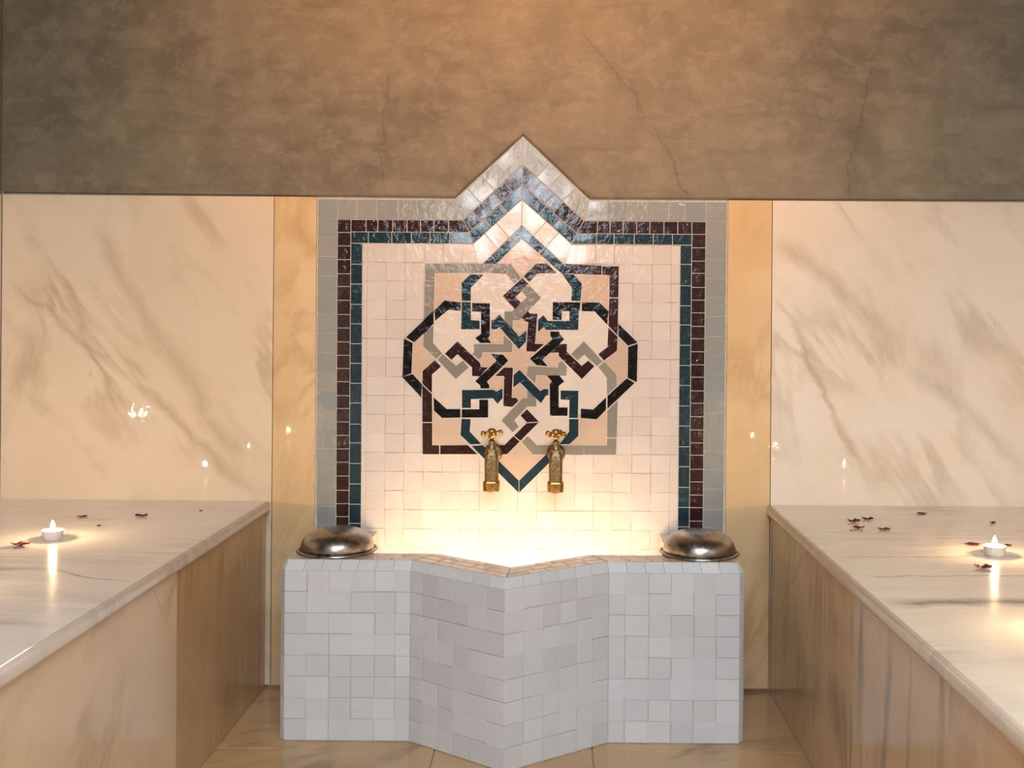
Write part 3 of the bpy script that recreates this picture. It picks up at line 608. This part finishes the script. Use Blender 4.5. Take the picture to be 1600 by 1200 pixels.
def tube(name, pts, radii, mat, parent, seg=14, smooth=True):
    bm = bmesh.new(); rows = []
    pts = [Vector(p) for p in pts]
    for i, p in enumerate(pts):
        d = (pts[min(i + 1, len(pts) - 1)] - pts[max(i - 1, 0)]).normalized()
        a = d.orthogonal().normalized() if abs(d.x) < 0.9 else Vector((0, 1, 0)); a = (a - d * a.dot(d)).normalized(); b = d.cross(a)
        rows.append([bm.verts.new(p + (a * math.cos(t) + b * math.sin(t)) * radii[i]) for t in [2 * math.pi * k / seg for k in range(seg)]])
    for a, b in zip(rows[:-1], rows[1:]):
        for i in range(seg): bm.faces.new([a[i], a[(i + 1) % seg], b[(i + 1) % seg], b[i]])
    bm.faces.new(rows[0]); bm.faces.new(list(reversed(rows[-1])))
    return from_bm(name, bm, mat, parent, smooth)
def tap(x, z, turn, label, squat):
    """brass tap: wall flange, inlet, tapered body, square outlet, gland, stem and four-armed handle; origin at the wall"""
    t = tag(empty('brass_tap', (x, -0.007, z)), label, 'tap', 'brass taps on the mosaic')
    bd = lathe('wall_flange', [(0.0, 0.0), (0.024, 0.0), (0.024, 0.004), (0.020, 0.008), (0.013, 0.011), (0.0, 0.011)], 'brassdark', t, 32, axis='Y')
    lathe('inlet_pipe', [(0.0, 0.009), (0.0125, 0.009), (0.0125, 0.066), (0.0, 0.066)], 'brassdark', t, 20, axis='Y')
    lathe('pipe_collar', [(0.0125, 0.022), (0.0175, 0.023), (0.0175, 0.034), (0.0125, 0.036)], 'brassdark', t, 6, axis='Y', smooth=False)
    Y = -0.075
    def sqloft(name, rows, mat, bev, yc=Y):
        bm = bmesh.new(); vr = []
        for (z_, hw, hd, cc) in rows:       # octagonal section: half width, half depth, corner cut
            c = cc
            vr.append([bm.verts.new((px_, yc + py_, z_)) for px_, py_ in ((-hw + c, -hd), (hw - c, -hd), (hw, -hd + c), (hw, hd - c), (hw - c, hd), (-hw + c, hd), (-hw, hd - c), (-hw, -hd + c))])
        for a, b in zip(vr[:-1], vr[1:]):
            for i in range(8): bm.faces.new([a[i], a[(i + 1) % 8], b[(i + 1) % 8], b[i]])
        bm.faces.new(list(reversed(vr[0]))); bm.faces.new(vr[-1])
        bmesh.ops.bevel(bm, geom=bm.edges[:], offset=bev, segments=2, profile=0.5, affect='EDGES')
        return from_bm(name, bm, mat, t)
    sqloft('tap_body', [(-0.064, 0.0165, 0.0165, 0.006), (-0.040, 0.0168, 0.0168, 0.006), (-0.012, 0.0172, 0.0172, 0.006), (0.004, 0.0160, 0.0160, 0.006), (0.014, 0.0115, 0.0115, 0.005), (0.017, 0.0130, 0.0130, 0.005)], 'brassdark', 0.0010)
    out = sqloft('outlet', [(-0.088, 0.0200, 0.0200, 0.0085), (-0.066, 0.0208, 0.0208, 0.0085), (-0.062, 0.0190, 0.0190, 0.0080)], 'brass', 0.0010)
    lathe('outlet_mouth', [(0.0, -0.091), (0.010, -0.091), (0.012, -0.087), (0.0, -0.087)], 'wick', t, 20, loc=(0, Y, 0))
    lathe('gland_nut', [(0.0, 0.015), (0.0115, 0.015), (0.0110, 0.020), (0.0080, 0.026), (0.0070, 0.032), (0.0085, 0.034), (0.0085, 0.039), (0.0, 0.039)], 'brassdark', t, 20, loc=(0, Y, 0))
    lathe('stem', [(0.0, 0.037), (0.0048, 0.037), (0.0048, 0.050), (0.0, 0.050)], 'brassdark', t, 16, loc=(0, Y, 0))
    h = lathe('cross_handle', [(0.0, 0.044), (0.0075, 0.044), (0.0095, 0.049), (0.0090, 0.056), (0.0115, 0.060), (0.0105, 0.066), (0.0060, 0.070), (0.0, 0.071)], 'brass', t, 24, loc=(0, Y, 0))
    for k in range(4):
        a = turn + k * math.pi / 2; d = Vector((math.cos(a), math.sin(a), 0)); up = 0.0025 * math.sin(a * 1.0 + 0.5)
        ps, rr = [], []
        for q in range(11):
            s_ = 0.006 + 0.0225 * q / 10
            ps.append(Vector((0, Y, 0.0575 + up * q / 10)) + d * s_)
            rr.append(max(0.0008, (0.0052 + 0.0 * q) if q < 5 else 0.0048 + 0.0032 * math.sin(math.pi * (q - 4.5) / 5.8)))
        rr[-1] = 0.0015
        tube('handle_arm', ps, rr, 'brass', h, 14)
    return t
tap(-0.0665, 0.602, 0.25, 'left brass tap on the mosaic, over the maroon strap', False)
tap(0.0955, 0.601, -0.45, 'right brass tap on the mosaic, its cross handle turned askew over the grey strap', True)

# ------------------------------------------------------------------ benches
BZ = 0.472; TH = 0.029
def bench(side, label, topmat, joints, mats):
    s = -1 if side == 'l' else 1
    edge = -0.642 if s < 0 else 0.642; wall = XL if s < 0 else XR
    t = tag(empty('marble_bench', ((edge + wall) / 2, -1.6, FZ)), label, 'bench', 'marble benches along the side walls')
    x0, x1 = sorted((edge, wall)); f0, f1 = sorted((edge + s * 0.012, wall))
    YE = -3.6
    kid(boxobj('bench_core', (f0 + (0.02 if s > 0 else 0.001), f1 - (0.02 if s < 0 else 0.001), YE + 0.01, SY - 0.001, FZ, BZ - TH - 0.001), 'grout_basin'), t)
    bm = bmesh.new(); box(bm, x0, x1, YE, SY - 0.0005, BZ - TH, BZ)
    ee = [e for e in bm.edges if all(abs(v.co.x - edge) < 1e-5 for v in e.verts)]
    bmesh.ops.bevel(bm, geom=ee, offset=0.0105, segments=6, profile=0.5, affect='EDGES')
    o = from_bm('seat_slab', bm, topmat)
    for p in o.data.polygons: p.use_smooth = abs(p.normal.z) < 0.999 and abs(p.normal.y) < 0.5
    kid(o, t)
    fx = edge + s * 0.012
    fr = (Vector((fx + s * 0.02, 0, 0)), Vector((0, -1, 0)) if s < 0 else Vector((0, 1, 0)), Vector((0, 0, 1)), Vector((1, 0, 0)) if s < 0 else Vector((-1, 0, 0)))
    for poly, mt in joints:
        q = [((-y if s < 0 else y), z) for y, z in poly]
        kid(tile('front_slab', q, fr, 0.02, mt, None, gap=0.0006, bev=0.0006), t)
    return t
Zt = BZ - TH - 0.0005; Zb = FZ + 0.0005
bench('l', 'marble bench on the left with pale honey front and a small candle at its back', 'top_l', [
    ([(-0.014, Zb), (-0.014, Zt), (-0.67, Zt), (-0.67, Zb)], 'face_l'),
    ([(-0.67, Zt), (-0.80, Zt), (-0.67, 0.29)], 'face_l2'),
    ([(-0.67, Zb), (-0.67, 0.29), (-0.80, Zt), (-1.90, Zt), (-1.90, Zb)], 'face_l2'),
    ([(-1.90, Zb), (-1.90, Zt), (-3.58, Zt), (-3.58, Zb)], 'face_l2')], None)
bench('r', 'marble bench on the right with dark-streaked front and scattered petals', 'top_r', [
    ([(-0.014, Zb), (-0.014, Zt), (-0.885, Zt), (-0.885, Zb)], 'face_r'),
    ([(-0.885, Zb), (-0.885, Zt), (-2.0, Zt), (-2.0, Zb)], 'face_r'),
    ([(-2.0, Zb), (-2.0, Zt), (-3.58, Zt), (-3.58, Zb)], 'face_r')], None)

led = tag(empty('added_marble_ledge', (-1.87, -2.0, FZ)), 'added cream marble ledge in an unseen alcove off the left wall, holding three candles', 'ledge')  # ledge added to carry the three tealights mirrored in the back wall
kid(boxobj('ledge_body', (-2.398, XL - 0.16, -3.18, -0.87, FZ, BZ - TH), 'face_l2'), led)
kid(boxobj('ledge_slab', (-2.398, XL - 0.004, -3.18, -0.87, BZ - TH, BZ), 'top_l', None, 0.004, 2), led)
# ------------------------------------------------------------------ tealights
def tealight(loc, label, group='burning tealights', ang=0.0):
    t = tag(empty('tealight', loc), label, 'candle', group); t.rotation_euler = (0, 0, ang)
    R_ = 0.0215
    rib = lambda a, z: 0.012 * math.cos(26 * a) if 0.002 < z < 0.016 else 0.0
    lathe('cup', [(0.0, 0.0005), (R_ * 0.86, 0.0), (R_ * 0.90, 0.002), (R_ * 0.95, 0.009), (R_, 0.0175), (R_ * 1.05, 0.0185), (R_ * 1.05, 0.0193), (R_ * 0.985, 0.0190), (R_ * 0.93, 0.012)], 'alu', t, 104, nonround=rib)
    w = lathe('wax', [(R_ * 0.94, 0.012), (R_ * 0.965, 0.0165), (R_ * 0.90, 0.0172), (R_ * 0.5, 0.0160), (0.0, 0.0158)], 'wax', t, 40)
    tube('wick', [(0, 0, 0.0155), (0.0002, 0, 0.0195), (0.0014, 0.0, 0.0225)], [0.0008, 0.0008, 0.0006], 'wick', w, 8)
    fl_ = []
    for i in range(15):
        u = i / 14
        fl_.append((0.0052 * (math.sin(math.pi * min(1, u * 0.98 + 0.02)) ** 0.8) * (1 - 0.50 * u), 0.0205 + 0.0190 * u))
    fl_[0] = (0.0, fl_[0][1]); fl_[-1] = (0.0, fl_[-1][1])
    lathe('flame', fl_, 'flame', t, 20)
    return t
tealight((-0.974, -0.514, BZ), 'burning tealight in a pale cup nearest the back wall on the left bench')
tealight((0.999, -0.600, BZ), 'burning tealight in a pale cup on the right bench, petals beside it')
for x, y, lab in ((-0.985, -0.99, 'second tealight from the back wall on the left bench, mirrored as a spark'), (-0.978, -1.56, 'third tealight from the back wall on the left bench, mirrored as a spark'),
                  (0.894, -1.157, 'second tealight from the back wall on the right bench, mirrored as a spark'), (0.863, -1.50, 'third tealight from the back wall on the right bench, mirrored as a spark'),
                  (-1.88, -2.43, 'tealight at the aisle end of a row of three on the alcove ledge'), (-1.935, -2.43, 'middle tealight in a row of three on the alcove ledge'), (-1.99, -2.43, 'tealight at the inner end of a row of three on the alcove ledge')):
    tealight((x, y, BZ), lab)

# ------------------------------------------------------------------ petals
def petal(x, y, size, rz, curl, label, z=BZ):
    size *= 1.12; bm = bmesh.new(); NU, NV = 9, 5; grid = []
    rng = random.Random(int(abs(x * 1000) + abs(y * 7000)))
    ph = rng.uniform(0, 6)
    for i in range(NU + 1):
        u = -1 + 2 * i / NU; row = []
        for j in range(NV + 1):
            v = -1 + 2 * j / NV
            w = 0.62 * math.sqrt(max(0.0, 1 - (abs(u) ** 2.4))) * (1 + 0.18 * math.sin(3 * u + ph)) + 0.03
            px_, py_ = u * size, v * w * size
            zz = 0.7 * curl * size * (0.55 * u * u + 0.35 * v * v * (1 - u * u) + 0.16 * math.sin(5 * u + ph) * v + 0.10 * math.sin(9 * u + 2 * ph))
            row.append((px_, py_, zz))
        grid.append(row)
    mz = min(p[2] for r in grid for p in r)
    top = [[bm.verts.new((p[0], p[1], p[2] - mz + 0.0009)) for p in r] for r in grid]
    bot = [[bm.verts.new((p[0], p[1], p[2] - mz + 0.0002)) for p in r] for r in grid]
    for i in range(NU):
        for j in range(NV):
            bm.faces.new([top[i][j], top[i + 1][j], top[i + 1][j + 1], top[i][j + 1]])
            bm.faces.new([bot[i][j], bot[i][j + 1], bot[i + 1][j + 1], bot[i + 1][j]])
    rim = [(i, 0) for i in range(NU)] + [(NU, j) for j in range(NV)] + [(i, NV) for i in range(NU, 0, -1)] + [(0, j) for j in range(NV, 0, -1)]
    for a, b in zip(rim, rim[1:] + rim[:1]):
        bm.faces.new([top[a[0]][a[1]], bot[a[0]][a[1]], bot[b[0]][b[1]], top[b[0]][b[1]]])
    o = from_bm('rose_petal', bm, 'petal_red', None, True)
    o.location = (x, y, z); o.rotation_euler = (0, 0, rz)
    return tag(o, label, 'petal', 'dried rose petals on the benches')
petal(-1.006, -0.588, 0.0175, 0.15, 0.75, 'large curled red petal in front of the left candle')
petal(-1.022, -0.260, 0.0105, 0.3, 0.5, 'dark petal just behind and right of the left candle')
petal(-0.937, -0.369, 0.0050, 0.9, 1.0, 'tiny dark petal scrap right of the left candle')
petal(-0.888, -0.246, 0.0135, 0.0, 0.6, 'larger dark petal in the middle of the left bench')
petal(-0.774, -0.163, 0.0035, 0.0, 0.6, 'speck of petal near the back corner of the left bench')
petal(1.006, -0.129, 0.0115, 0.1, 0.4, 'dark petal lying farthest back on the right bench')
petal(1.134, -0.251, 0.0065, 0.5, 1.1, 'small crumpled petal directly behind the right candle')
petal(0.805, -0.248, 0.0145, 0.2, 0.8, 'leftmost curled petal in the cluster on the right bench')
petal(0.848, -0.213, 0.0130, 0.0, 0.7, 'rearmost petal of the cluster on the right bench')
petal(0.794, -0.328, 0.0125, -0.2, 0.8, 'frayed petal at the front of the cluster on the right bench')
petal(0.770, -0.352, 0.0028, -0.2, 0.6, 'red crumb beside the petal cluster on the right bench')
petal(0.850, -0.341, 0.0130, 0.1, 0.5, 'flat dark red petal at the right end of the cluster')
petal(0.991, -0.502, 0.0150, 0.1, 0.45, 'bright red petal touching the left side of the right candle')
petal(1.058, -0.509, 0.0120, -0.1, 0.35, 'red petal peeking out behind the right side of the right candle')
petal(0.928, -0.724, 0.0160, -0.1, 0.7, 'brown-red curled petal in front of the right candle')
